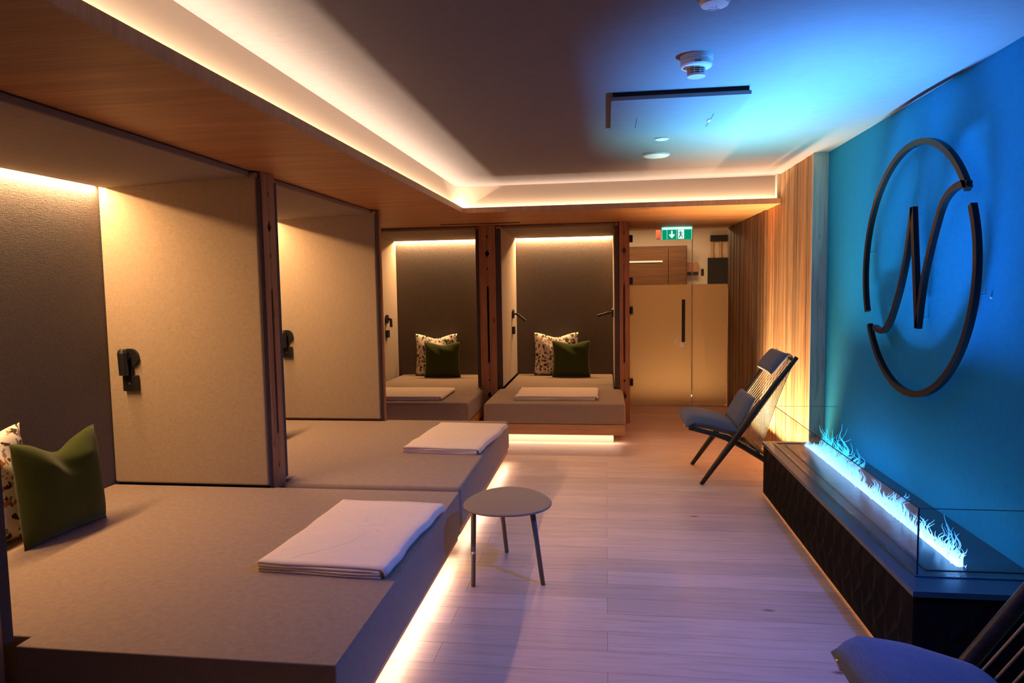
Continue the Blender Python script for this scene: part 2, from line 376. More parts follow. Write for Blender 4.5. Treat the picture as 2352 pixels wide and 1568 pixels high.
# ================================================================== niches
def T_outline(bm, i0, i1, o0, o1, back, post, front, swap, z0, z1):
    """bed outline: width i0..i1 inside the niche, o0..o1 outside. swap: long axis is Y"""
    pts = [(back, i0), (post, i0), (post, o0), (front, o0), (front, o1), (post, o1), (post, i1), (back, i1)]
    if swap: pts = [(b_, a_) for a_, b_ in pts]
    prism(bm, pts, 2, z0, z1)
def mattress(name, outl, z0, z1, parent):
    bm = bmesh.new(); T_outline(bm, *outl, z0, z1)
    bmesh.ops.recalc_face_normals(bm, faces=bm.faces[:])
    o = obj(name, bm, M_bed, parent, bev=.035, seg=5); return o
def make_bed(loc, outl, zt, label, zc=.12):
    """platform bed: mattress, wood plinth, recessed base"""
    i0, i1, o0, o1, back, post, front, swap = outl
    t = empty('platform_bed', loc, label, 'bed', 'platform beds in the niches')
    mattress('mattress', outl, zc, zt, t)
    s = -1 if (front < back) else 1
    q = lambda a, b, c, d: ((a, c), (b, d)) if not swap else ((c, a), (d, b))
    def rect(n, a0, a1, w0, w1, z0, z1, m, bev=0):
        a, b = sorted((a0, a1)), sorted((w0, w1))
        if swap: return B(n, (b[0], a[0], z0), (b[1], a[1], z1), m, t, bev)
        return B(n, (a[0], b[0], z0), (a[1], b[1], z1), m, t, bev)
    rect('plinth', back, post, i0+.004, i1-.004, .085, zc, M_plinthy if not swap else M_plinth)
    inset = .004 if swap else .012
    bm = bmesh.new()
    a, b = sorted((post, front-s*inset)); 
    if swap: box(bm, (o0+.006, a, .085), (o1-.006, b, zc))
    else: box(bm, (a, o0+.006, .085), (b, o1-.006, zc))
    obj('plinth', bm, M_plinth if swap else M_plinthy, t, bev=.003)
    rect('base', back, front-s*.07, i0+.02, i1-.02, 0, .084, M_cream)
    return t
beds = [
 make_bed((-1.9, 2.86, 0), (2.02, 3.765, 1.955, 3.775, -2.955, -1.93, -.828, False), .366, 'nearest platform bed, greige upholstery, lit from below, stool at its far corner'),
 make_bed((-1.9, 4.87, 0), (4.012, 5.82, 3.855, 5.872, -2.955, -1.93, -.835, False), .366, 'second platform bed on the left, between the ornate post and the slim wood-ended partition'),
 make_bed((-2.09, 7.8, 0), (-2.70, -1.437, -2.70, -1.362, 8.945, 7.64, 6.69, True), .378, 'platform bed in the left back-wall niche, partly hidden by the slim partition', .17),
 make_bed((-.5, 7.8, 0), (-1.142, .088, -1.192, .182, 8.945, 7.64, 6.62, True), .385, 'platform bed in the right back-wall niche beside the glass door, knotty wood plinth', .185)]

def ornate_board(bm, yc, half, side, x0, x1, z0, z1):
    """one half of the split post, its inner edge cut with diamonds and a slot; side -1/+1 in Y"""
    H = z1-z0
    cuts = [(.055, .010, .018), (.15, .026, .038), (.235, .010, .018)]
    prof = [(z0, .0012)]
    def dia(c, w, h): prof.extend([(c-h, .0012), (c, w), (c+h, .0012)])
    # bottom group mirrored, slot in the middle, top group
    for c, w, h in cuts: dia(z0 + c*H*.9 + .01, w, h)
    prof += [(z0+.31*H-.02, .0012), (z0+.31*H, .012), (z0+.69*H, .012), (z0+.69*H+.02, .0012)]
    for c, w, h in cuts[::-1]: dia(z1 - c*H*.9 - .01, w, h)
    prof.append((z1, .0012))
    pts = [(yc + side*w_, z) for z, w_ in prof] + [(yc+side*half, z1), (yc+side*half, z0)]
    prism(bm, pts, 0, x0, x1)
def partition(ya, yb, label, ornate, wa, wb):
    """left-hand partition: padded faces ya..wa and wb..yb, wood wa..wb"""
    t = empty('partition', (-2.4, (ya+yb)/2, 0), label, 'partition', 'padded partitions between the beds')
    zb = .372
    if wa > ya: B('padded_panel', (-2.955, ya, zb), (-1.966, wa, 2.195), M_fab, t, .016, 3)
    if yb > wb: B('padded_panel', (-2.955, wb, zb), (-1.966, yb, 2.195), M_fab, t, .016, 3)
    if wa > ya: B('edge_shade', (-1.9655, ya+.002, zb), (-1.958, wa-.002, 2.16), M_edge_shade, t, .003)  # added strip that paints the shade on the padding's front edge
    if yb > wb: B('edge_shade', (-1.9655, wb+.002, zb), (-1.958, yb-.002, 2.16), M_edge_shade, t, .003)
    if ornate:
        yc = (wa+wb)/2; bm = bmesh.new(); ornate_board(bm, yc, (wb-wa)/2-.001, -1, -1.975, -1.95, .0, 2.198); p = obj('post_board', bm, M_larch, t)
        bm = bmesh.new(); ornate_board(bm, yc, (wb-wa)/2-.001, 1, -1.975, -1.95, .0, 2.198); obj('post_board', bm, M_larch, t)
        B('core', (-2.95, wa+.001, 0), (-1.995, wb-.001, 2.195), M_dark, t)
    else:
        B('end_board', (-2.955, wa+.001, 0), (-1.945, wb-.001, 2.198), M_larch, t, .002)
    return t
partition(1.74, 1.985, 'padded partition at the left picture edge, near end of the nearest bed', True, 1.79, 1.932)
partition(3.772, 4.008, 'padded partition with the carved diamond post, between the two left beds', True, 3.803, 3.955)
partition(5.825, 5.925, 'slim padded partition with a plain wood end, beyond the second bed', False, 5.868, 5.924)
# back-wall partitions
t = empty('partition', (-1.3, 8.2, 0), 'padded partition with a carved wood post between the two back-wall niches', 'partition', 'padded partitions between the beds')
B('padded_panel', (-1.434, 7.66, .392), (-1.396, 8.945, 2.195), M_fab, t, .014, 3); B('padded_panel', (-1.206, 7.66, .392), (-1.145, 8.945, 2.195), M_fab, t, .014, 3)
for xa, xb_ in ((-1.432, -1.398), (-1.204, -1.147)): B('edge_shade', (xa, 7.651, .392), (xb_, 7.6595, 2.16), M_edge_shade, t, .003)
def post_y(xc, half, y0, y1, m, par):
    for s in (-1, 1):
        bm = bmesh.new(); ornate_board(bm, xc, half, s, 0, 1, 0, 2.198)
        for v_ in bm.verts: v_.co = Vector((v_.co.y, y0 if v_.co.x < .5 else y1, v_.co.z))
        obj('post_board', bm, m, par)
post_y(-1.301, .093, 7.645, 7.67, M_larch, t); B('core', (-1.392, 7.69, 0), (-1.21, 8.94, 2.195), M_dark, t)
t = empty('partition', (.17, 8.2, 0), 'dark wood-edged partition between the right niche and the glass door', 'partition', 'padded partitions between the beds')
B('padded_panel', (.094, 7.66, .392), (.146, 8.945, 2.195), M_fab, t, .014, 3); post_y(.199, .05, 7.645, 7.67, M_larch, t)
B('core', (.15, 7.69, 0), (.258, 8.86, 2.195), M_larch, t)
B('edge_shade', (.096, 7.651, .392), (.144, 7.6595, 2.16), M_edge_shade, t, .003)
tag(B('niche_side_panel', (-2.855, 7.0, 0), (-2.742, 8.945, 2.195), M_fab, None, .012), 'padded side panel along the left side of the left back-wall niche', 'panel')
# canopies: padded boards under the soffit, slot left open along the back
def canopy(name, label, pts, ax, a, b):
    bm = bmesh.new(); prism(bm, pts, ax, a, b); o = obj(name, bm, M_canopy_shade, None, bev=.008); return tag(o, label, 'panel', 'padded canopy panels over the beds')
for y0, y1, lb in ((1.99, 3.768, 'padded canopy panel over the nearest bed'), (4.012, 5.82, 'padded canopy panel over the second bed, right of the carved diamond post')):
    canopy('canopy_panel', lb, [(-2.912, 2.132), (-2.0, 2.163), (-2.0, 2.197), (-2.912, 2.197)], 1, y0, y1)
for x0, x1, lb in ((-2.738, -1.438, 'padded canopy panel over the bed in the left back-wall niche'), (-1.141, .090, 'padded canopy panel over the bed in the right back-wall niche')):
    canopy('canopy_panel', lb, [(8.90, 2.135), (7.67, 2.163), (7.67, 2.197), (8.90, 2.197)], 0, x0, x1)

# ------------------------------------------------------------------ pillows
def pillow_bm(W, H, T, dent=.06, seed=0, n=26):
    bm = bmesh.new(); G = {}
    for s in (1, -1):
        for i in range(n+1):
            for j in range(n+1):
                u = -1+2*i/n; v_ = -1+2*j/n
                if s == -1 and (i in (0, n) or j in (0, n)): G[s, i, j] = G[1, i, j]; continue
                pin = .07
                x = u*W/2*(1-pin*(1-v_*v_)); z = v_*H/2*(1-pin*(1-u*u)*.8)
                th = T/2*((1-u**4)*(1-v_**4))**.55*(1-.25*(u*u+v_*v_)/2)
                top = max(0, (v_+1)/2)**2.2
                z -= dent*math.exp(-(u/.5)**2)*top
                th *= 1-.35*math.exp(-(u/.3)**2)*top
                nz = noise.noise(Vector((u*1.8+seed, v_*1.8, s*2.3)))
                fold = .012*math.sin((u*3+v_*2.2+seed)*2.2)*math.exp(-((v_-.6)/.35)**2)*(1-u*u)
                G[s, i, j] = bm.verts.new((x, s*(th+nz*.010*(1-u**4)*(1-v_**4)+fold*(1-v_**4)), z + H/2))
    for s in (1, -1):
        for i in range(n):
            for j in range(n):
                q = [G[s, i, j], G[s, i+1, j], G[s, i+1, j+1], G[s, i, j+1]]
                bm.faces.new(q if s == 1 else q[::-1])
    # flat-ish bottom
    for v_ in bm.verts:
        if v_.co.z < .02: v_.co.z = v_.co.z*.5
    zmin = min(v_.co.z for v_ in bm.verts)
    for v_ in bm.verts: v_.co.z -= zmin
    return bm
def pillow(kind, loc, rz, lean, roll_, W, H, T, dent, seed, label, group):
    bm = pillow_bm(W, H, T, dent, seed)
    R_ = Euler((lean, roll_, 0)).to_matrix()
    for v_ in bm.verts: v_.co = R_ @ v_.co
    zmin = min(v_.co.z for v_ in bm.verts)
    for v_ in bm.verts: v_.co.z -= zmin
    o = obj(kind, bm, M_green if 'green' in kind else M_floral, None, smooth=True)
    o.location = loc; o.rotation_euler = (0, 0, rz)
    return tag(o, label, 'cushion', group)
GG, GF = 'green cushions on the beds', 'floral cushions on the beds'
# left niches: cushions face +X (local -Y is the front -> rz = +90deg)
pillow('green_cushion', (-2.58, 2.955, .366), math.radians(86), math.radians(-5), 0, .48, .49, .17, .075, 1, 'green cushion on the nearest bed, in front of a floral cushion', GG)
pillow('floral_cushion', (-2.76, 2.70, .366), math.radians(90), math.radians(-6), 0, .54, .54, .14, .05, 2, 'floral cushion at the head of the nearest bed, at the left picture edge', GF)
pillow('green_cushion', (-2.58, 4.985, .366), math.radians(86), math.radians(-5), 0, .47, .48, .15, .085, 3, 'green cushion on the second bed, peeking from behind the carved diamond post', GG)
pillow('green_cushion', (-2.075, 8.62, .378), 0, math.radians(-4), 0, .48, .46, .15, .035, 4, 'green cushion in the left back-wall niche', GG)
pillow('floral_cushion', (-2.20, 8.80, .378), 0, math.radians(-5), 0, .56, .55, .14, .05, 5, 'floral cushion in the left back-wall niche behind the green one', GF)
pillow('green_cushion', (-.43, 8.62, .385), 0, math.radians(-4), 0, .48, .46, .15, .035, 6, 'green cushion in the right back-wall niche, near the glass door', GG)
pillow('floral_cushion', (-.63, 8.80, .385), 0, math.radians(-5), 0, .57, .55, .14, .05, 7, 'floral cushion in the right back-wall niche behind the green one', GF)

# ------------------------------------------------------------------ folded towels
def towel_bm(W, D_, seed, layers=4, th=.0085, stretch=1.0):
    """ribbon folded back and forth in XZ, extruded along Y"""
    path = []; gap = th*1.25; z = th/2
    xl, xr = -W/2, W/2
    for k in range(layers):
        a, b = (xr - .02*(k % 3), xl) if k % 2 == 0 else (xl, xr - .01*k)
        if k == layers-1: b = xr+.006 if k % 2 == 1 else xl
        n = 14
        path += [(a+(b-a)*i/n, z + k*gap) for i in range(n+1)]
        if k < layers-1:
            s = -1 if k % 2 == 0 else 1
            path += [(b + s*gap/2*math.sin(t*PI/6), z+k*gap+gap/2*(1-math.cos(t*PI/6))) for t in range(1, 6)]
    if layers % 2 == 0:  # top layer droops over the right side
        path += [(xr+.016, z+(layers-1)*gap-.006), (xr+.022, z+(layers-1)*gap-.018), (xr+.020, z+.008)]
    P = [Vector((p[0], p[1])) for p in path]; L_, R_ = [], []
    for i, p in enumerate(P):
        t = (P[min(i+1, len(P)-1)]-P[max(i-1, 0)]).normalized(); nrm = Vector((-t.y, t.x))
        L_.append(p+nrm*th/2*.98); R_.append(p-nrm*th/2*.98)
    loop = L_ + R_[::-1]; bm = bmesh.new(); ny = 22; rings = []
    for j in range(ny+1):
        y = -D_/2 + D_*j/ny; ring = []
        for q in loop:
            nz = noise.noise(Vector((q.x*5+seed, y*5, 0)))*.006
            zz = q.y*(1+nz*25*.4)
            xx = q.x + noise.noise(Vector((seed, y*7, q.x*2)))*.012*abs(q.x)/(W/2)
            e = .012*noise.noise(Vector((q.x*4, seed+5, q.y*60)))*(1 if j in (0, ny) else 0)
            ring.append(bm.verts.new((xx, y+e, max(.0005, zz))))
        rings.append(ring)
    n = len(loop)
    for j in range(ny):
        for i in range(n): bm.faces.new((rings[j][i], rings[j][(i+1) % n], rings[j+1][(i+1) % n], rings[j+1][i]))
    m = len(L_)
    for ring in (rings[0], rings[-1]):
        for i in range(m-1):
            try: bm.faces.new((ring[i], ring[i+1], ring[n-2-i], ring[n-1-i]))
            except ValueError: pass
    return bm
def towel(loc, rz, W, D_, seed, label, emb=False, layers=4, th=.0085):
    t = empty('folded_towel', loc, label, 'towel', 'folded cream towels on the beds', rz)
    o = obj('towel_body', towel_bm(W, D_, seed, layers, th), M_towel, None, smooth=True); o.parent = t
    if emb:
        zt = th*(1+1.25*(layers-1)) + .0006
        bm = bmesh.new(); cx, cy = .03, .06
        for k in range(30):
            if k in (2, 3, 17): continue
            a = k*2*PI/30; a2 = a+.12
            tube(bm, [(cx+.115*math.cos(a), cy+.115*math.sin(a), zt), (cx+.115*math.cos(a2), cy+.115*math.sin(a2), zt)], .0012, 5)
        tube(bm, [(cx-.05, cy+.075, zt), (cx-.035, cy+.02, zt), (cx+.0, cy-.02, zt), (cx+.05, cy-.05, zt), (cx+.065, cy-.085, zt)], .0013, 5)
        tube(bm, [(cx-.045, cy-.01, zt), (cx+.06, cy+.02, zt)], .0013, 5)
        tube(bm, [(cx+.02, cy-.10, zt), (cx+.0, cy-.19, zt), (cx-.05, cy-.29, zt), (cx-.11, cy-.36, zt), (cx-.16, cy-.40, zt), (cx-.165, cy-.43, zt)], .0013, 5)
        for v_ in bm.verts: v_.co.z = zt+.0002+(v_.co.z-zt+.0012)*.22
        e = obj('embroidery', bm, M_thread, None); e.parent = t; tag(e, 'pale embroidered monogram in a dotted ring')
    return t
towel((-1.135, 3.01, .367), math.radians(-3.0), .52, .84, 1, 'folded cream towel with embroidered monogram on the nearest bed', True, 4, .0095)
towel((-1.12, 5.10, .367), math.radians(-4.0), .53, .90, 2, 'folded cream towel on the second bed, beyond the stool', False, 4, .0085)
towel((-2.15, 7.15, .379), 0, .94, .66, 3, 'folded cream towel on the bed in the left back-wall niche', False, 4, .008)
towel((-.505, 7.16, .386), 0, .80, .62, 4, 'folded cream towel on the bed in the right back-wall niche', False, 4, .008)

# ------------------------------------------------------------------ reading lamps and sockets
def lamp(org, face, label, pose):
    """org: point on the wall; face: outward normal; pose 'down' or tilt vector of the arm"""
    t = empty('reading_lamp', org, label, 'lamp', 'black reading lamps in the niches')
    o = Vector(org); n = Vector(face); 
    bm = bmesh.new(); tube(bm, [o+n*.001, o+n*.022], .055, 28); obj('wall_disc', bm, M_black, t, smooth=False)
    if pose == 'down':
        side = Vector((-1, 0, 0))
        bm = bmesh.new(); tube(bm, [o+n*.022, o+n*.05+side*.005], .014, 14); tube(bm, [o+n*.050+side*.020+Vector((0,0,.055)), o+n*.050+side*.020+Vector((0,0,.048)), o+n*.050+side*.019+Vector((0,0,.03)), o+n*.050+side*.016+Vector((0,0,-.10))], [.012, .022, .029, .027], 18, sx=.9); obj('lamp_head', bm, M_black, t)
    else:
        a = Vector(pose); bm = bmesh.new(); tube(bm, [o+n*.022, o+n*.06], .012, 12); tube(bm, [o+n*.06, o+n*.06+a], .017, 16); obj('lamp_head', bm, M_black, t)
def socket(o, face, label):
    o = Vector(o); n = Vector(face)
    if abs(n.y) > .5: a, b = (o.x-.045, o.y-.028, o.z-.048), (o.x+.045, o.y-.001, o.z+.045)
    else: a, b = (min(o.x, o.x+n.x*.03)+.001*n.x, o.y-.04, o.z-.048), (max(o.x, o.x+n.x*.03)+.001*n.x, o.y+.04, o.z+.045)
    t = empty('wall_socket', o, label, 'socket', 'black sockets under the reading lamps')
    B('cover', a, b, M_black, t, .003)
    if abs(n.y) > .5: B('screw', (o.x-.004, o.y-.030, o.z-.006), (o.x+.004, o.y-.0285, o.z+.002), M_brass, t); B('cable_neck', (o.x-.008, o.y-.024, o.z+.046), (o.x+.012, o.y-.002, o.z+.085), M_black, t)
lamp((-2.80, 3.772, 1.135), (0, -1, 0), 'black reading lamp on the partition wall of the nearest bed', 'down')
socket((-2.80, 3.772, .985), (0, -1, 0), 'black socket below the lamp of the nearest bed')
lamp((-2.80, 5.825, 1.115), (0, -1, 0), 'black reading lamp on the partition wall of the second bed', 'down')
socket((-2.80, 5.825, .975), (0, -1, 0), 'black socket below the lamp of the second bed')
lamp((-2.742, 8.45, 1.14), (1, 0, 0), 'black reading lamp on the left side of the left back-wall niche', (.01, -.02, -.10))
socket((-2.742, 8.45, .955), (1, 0, 0), 'black socket in the left back-wall niche, beneath the lamp')
lamp((-1.145, 8.50, 1.185), (1, 0, 0), 'reading lamp on the left side of the right back-wall niche, tilted down to the right', (.105, -.02, -.085))
socket((-1.145, 8.50, .985), (1, 0, 0), 'black socket on the left side of the right back-wall niche')
lamp((.094, 8.40, 1.19), (-1, 0, 0), 'reading lamp on the right side of the right back-wall niche', (-.13, -.02, -.035))

# ------------------------------------------------------------------ stool
st = empty('stool', (-.505, 3.50, 0), 'low three-legged taupe stool beside the far corner of the nearest bed', 'stool')
bm = bmesh.new(); n = 56; top = []; rings = []
for k in range(n):
    a = k*2*PI/n
    r = 1 + .05*math.cos(3*a+1.2)
    top.append((-.505+.222*r*math.cos(a), 3.46+.245*r*math.sin(a)))
for sc_f, z in ((.0, .4195), (.7, .4195), (.93, .4205), (.985, .4215), (1.0, .419), (1.0, .4145), (.97, .411), (.0, .411)):
    if sc_f == 0: rings.append([bm.verts.new((-.505, 3.46, z))]); continue
    rings.append([bm.verts.new((-.505+(x+.505)*sc_f, 3.46+(y-3.46)*sc_f, z)) for x, y in top])
for i in range(len(rings)-1):
    a, b = rings[i], rings[i+1]
    for k in range(n):
        k2 = (k+1) % n
        if len(a) == 1: bm.faces.new((a[0], b[k], b[k2]))
        elif len(b) == 1: bm.faces.new((a[k], a[k2], b[0]))
        else: bm.faces.new((a[k], b[k], b[k2], a[k2]))
obj('tabletop', bm, M_table, st, smooth=True)
for (fx, fy), (tx, ty), ring in (((-.677, 3.369), (-.665, 3.36), True), ((-.325, 3.423), (-.375, 3.40), False), ((-.571, 3.84), (-.575, 3.64), False)):
    bm = bmesh.new(); tube(bm, [(fx, fy, 0), (tx, ty, .411)], [.0115, .014], 14); lg = obj('leg', bm, M_leg, st, smooth=True)
    if ring:
        p = Vector((fx, fy, 0)).lerp(Vector((tx, ty, .411)), .44)
        bm = bmesh.new(); tube(bm, [p-Vector((0, 0, .006)), p+Vector((0, 0, .006))], .0145, 16); obj('metal_ring', bm, M_brass, lg)

# ------------------------------------------------------------------ lounge chairs
def rbox(bm, path, half, th, y0, y1, n=10, puff=.25):
    """cushion: centre path in XZ, thickness th, from y0 to y1, rounded"""
    P = [Vector(p) for p in path]; L_, R_ = [], []; m = len(P)
    ny = 12; rings = []
    for j in range(ny+1):
        s = -1+2*j/ny; fy = (1-abs(s)**5)**.5; ring = []
        for side in (1, -1):
            rng = range(m) if side == 1 else range(m-1, -1, -1)
            for i in rng:
                t = (P[min(i+1, m-1)]-P[max(i-1, 0)]).normalized(); nr = Vector((-t.y, t.x))
                e = -1+2*i/(m-1); fx = max(.02, (1-abs(e)**6))**.5
                q = P[i]+nr*side*th/2*fx*max(fy, .08)
                ring.append(bm.verts.new((q.x, (y0+y1)/2+s*(y1-y0)/2, q.y)))
        rings.append(ring)
    k = len(rings[0])
    for j in range(ny):
        for i in range(k): bm.faces.new((rings[j][i], rings[j][(i+1) % k], rings[j+1][(i+1) % k], rings[j+1][i]))
    for r_ in (rings[0], rings[-1]):
        for i in range(m-1): bm.faces.new((r_[i], r_[i+1], r_[2*m-2-i], r_[2*m-1-i]))
def interp(pts, n):
    out = []
    L_ = [0]
    for a, b in zip(pts, pts[1:]): L_.append(L_[-1]+(Vector(b)-Vector(a)).length)
    for i in range(n):
        s = L_[-1]*i/(n-1)
        for k in range(len(pts)-1):
            if s <= L_[k+1]+1e-9:
                f = (s-L_[k])/(L_[k+1]-L_[k]); out.append(tuple(Vector(pts[k]).lerp(Vector(pts[k+1]), f))); break
    return out
def make_chair(label):
    t = empty('lounge_chair', (.71, 5.61, 0), label, 'chair', 'dark lounge chairs by the fireplace')
    yn, yf = 5.315, 5.905
    for y in (yn, yf):
        bm = bmesh.new(); tube(bm, [(.712, y, .0), (.80, y, .128), (.93, y, .312), (1.10, y, .556), (1.25, y, .772), (1.392, y, .968)], [.016, .020, .025, .025, .022, .016], 12, sx=.8)
        obj('front_leg', bm, M_chairwood, t, smooth=True)
    for y in (yn+.05, yf-.05):
        bm = bmesh.new(); tube(bm, interp([(.625, y, .425), (.78, y, .385), (.92, y, .345), (1.02, y, .290), (1.20, y, .178), (1.455, y, .012)], 14), [.018]*4+[.024]*6+[.022, .020, .018, .015], 12, sx=.9)
        obj('rear_leg', bm, M_chairwood, t, smooth=True)
    def bar(x, z, r=.014, nm='crossbar', y0=yn, y1=yf, m=M_chairwood):
        bm = bmesh.new(); tube(bm, [(x, y0, z), (x, y1, z)], r, 12); return obj(nm, bm, m, t, smooth=True)
    bar(1.375, .945); bar(.64, .425, .016, y0=yn+.03, y1=yf-.03); bar(.985, .385); bar(1.13, .245, .015, y0=yn+.03, y1=yf-.03)
    # ropes strung from the top bar to the two lower bars
    for k in range(9):
        y = yn+.075 + k*(yf-yn-.15)/8
        bm = bmesh.new(); tube(bm, [(1.362, y, .955), (1.20, y, .700), (.975, y, .395)], .0034, 6); obj('rope', bm, M_rope, t, smooth=True)
    for k in range(15):
        y = yn+.055 + k*(yf-yn-.11)/14
        bm = bmesh.new(); tube(bm, [(1.392, y, .950), (1.28, y, .66), (1.145, y, .245)], .0034, 6); obj('rope', bm, M_rope, t, smooth=True)
    for k in range(10):
        y = yn+.09 + k*(yf-yn-.18)/9
        bm = bmesh.new(); tube(bm, [(.64, y, .444), (.80, y, .405), (.985, y, .372)], .003, 6); obj('rope', bm, M_rope, t, smooth=True)
    bm = bmesh.new(); rbox(bm, interp([(.600, .430), (.66, .468), (.78, .452), (.90, .418), (1.005, .392)], 18), 0, .105, yn+.035, yf-.035); c_ = obj('seat_cushion', bm, M_seat, t, smooth=True)
    for y in (yn+.10, yf-.10):
        bm = bmesh.new(); tube(bm, [(.600, y, .445), (.612, y, .415)], .009, 8); obj('tie', bm, M_copper, c_, smooth=True)
    bm = bmesh.new(); rbox(bm, interp([(.985, .430), (1.05, .545), (1.105, .655)], 16), 0, .075, yn+.04, yf-.04); obj('back_cushion', bm, M_seat, t, smooth=True)
    bm = bmesh.new(); rbox(bm, interp([(1.225, .835), (1.285, .915), (1.345, .985)], 16), 0, .065, yn+.05, yf-.05); hd = obj('head_cushion', bm, M_seat, t, smooth=True)
    for y in (yn+.085, yn+.13, yf-.10):
        bm = bmesh.new(); tube(bm, [(1.355, y, .985), (1.378, y, .965), (1.385, y, .935)], .008, 8); obj('strap', bm, M_copper, hd, smooth=True)
    return t
ch = make_chair('dark wooden lounge chair with rope back at the far end of the fireplace')
def copy_tree(o, parent=None):
    c = o.copy(); C.objects.link(c); mi = o.matrix_parent_inverse.copy(); c.parent = parent; c.matrix_parent_inverse = mi
    for k in list(o.children): copy_tree(k, c)
    return c
ch2 = copy_tree(ch); ch2.location = (.76, 1.81, 0)
for k in ch2.children:      # its back cushion sits towards the near side
    if k.name.startswith('back_cushion'): k.scale = (1, .55, 1); k.location = (0, 5.355*.45*1.0 + 0, 0); k.matrix_parent_inverse = Matrix.Translation(-Vector(ch.location))
ch2.location = (.76, 1.81, 0); ch2['label'] = 'dark wooden lounge chair cut off by the lower right corner of the picture'

# ================================================================== fireplace bench
XB, YN, YF, ZB = 1.10, 2.61, 5.075, .392
fp = empty('fireplace', (1.35, 3.85, 0), 'long black bench fireplace with blue vapour flames along the right wall', 'fireplace')
def relief(bm, u0, u1, z0, z1, place, cu, cz, dep):
    nu = max(2, int(round((u1-u0)/cu*2))); nz = max(2, int(round((z1-z0)/cz*2))); V = {}
    for i in range(nu+1):
        for j in range(nz+1):
            edge = i in (0, nu) or j in (0, nz)
            hgt = dep if ((i+j) % 2 == 0 and not edge) else (.0 if edge else -.004)
            off = (.28*cu/2 if j % 2 else -.2*cu/2) if not edge else 0
            V[i, j] = bm.verts.new(place(u0+(u1-u0)*i/nu+off, z0+(z1-z0)*j/nz, hgt))
    for i in range(nu):
        for j in range(nz):
            a, b, c, d = V[i, j], V[i+1, j], V[i+1, j+1], V[i, j+1]
            if (i+j) % 2 == 0: bm.faces.new((a, b, c)); bm.faces.new((a, c, d))
            else: bm.faces.new((a, b, d)); bm.faces.new((b, c, d))
B('body', (XB+.012, YN+.012, .035), (XR-.002, YF-.004, ZB-.022), M_darkwood, fp)
bm = bmesh.new()
relief(bm, YN+.006, YF-.004, .022, ZB-.022, lambda u, z, h_: (XB+.011-h_, u, z), .13, .17, .010)
obj('carved_front', bm, M_darkwood, fp)
bm = bmesh.new()
relief(bm, XB+.006, XR-.002, .022, ZB-.022, lambda u, z, h_: (u, YN+.011-h_, z), .13, .17, .010)
obj('carved_end', bm, M_darkwood, fp)
B('toe_kick', (XB+.06, YN+.06, 0), (XR-.002, YF-.02, .034), M_dark, fp)
# top with a rim, a lowered tray and the burner slot
bm = bmesh.new()
bx0, bx1, sy0, sy1 = 1.362, 1.398, 2.86, 4.99
z0, z1 = ZB-.021, ZB
box(bm, (XB, YN, z0), (bx0, YF, z1)); box(bm, (bx1, YN, z0), (XR-.002, YF, z1)); box(bm, (bx0, YN, z0), (bx1, sy0, z1)); box(bm, (bx0, sy1, z0), (bx1, YF, z1))
obj('top', bm, M_gloss, fp)
bm = bmesh.new()
gx0, gx1, gy0, gy1 = 1.172, 1.590, 2.755, 5.02
for a, b in (((gx0-.012, gy0-.012), (gx0+.012, gy1+.01)), ((gx0+.012, gy0-.012), (gx1, gy0+.012)), ((gx0+.012, gy1-.012), (gx1, gy1+.01))):
    box(bm, (a[0], a[1], z1+.0002), (b[0], b[1], z1+.004))
obj('glass_channel', bm, M_gloss, fp)
bm = bmesh.new(); box(bm, (gx0+.055, gy0+.055, z1+.0002), (gx0+.062, gy1-.055, z1+.003)); box(bm, (gx0+.062, gy0+.055, z1+.0002), (gx1, gy0+.062, z1+.003)); obj('tray_edge', bm, M_black, fp)
p = B('front_glass', (gx0-.003, gy0, z1+.0045), (gx0+.003, gy1, z1+.262), M_glass, fp)
B('end_glass', (gx0+.0035, gy0-.003, z1+.0045), (gx1, gy0+.003, z1+.262), M_glass, fp)
B('end_glass', (gx0+.0035, gy1-.003, z1+.0045), (gx1, gy1+.003, z1+.262), M_glass, fp)
M_gedge = mat('glass_polished_edge', (.02, .06, .08), .1, 0, .8)
bm = bmesh.new()
box(bm, (gx0-.003, gy0, z1+.2622), (gx0+.003, gy1, z1+.264)); box(bm, (gx0+.0035, gy0-.003, z1+.2622), (gx1, gy0+.003, z1+.264)); box(bm, (gx0+.0035, gy1-.003, z1+.2622), (gx1, gy1+.003, z1+.264))
box(bm, (gx0-.004, gy0-.0045, z1+.0045), (gx0+.003, gy0-.0032, z1+.264))
obj('glass_rim', bm, M_gedge, fp)
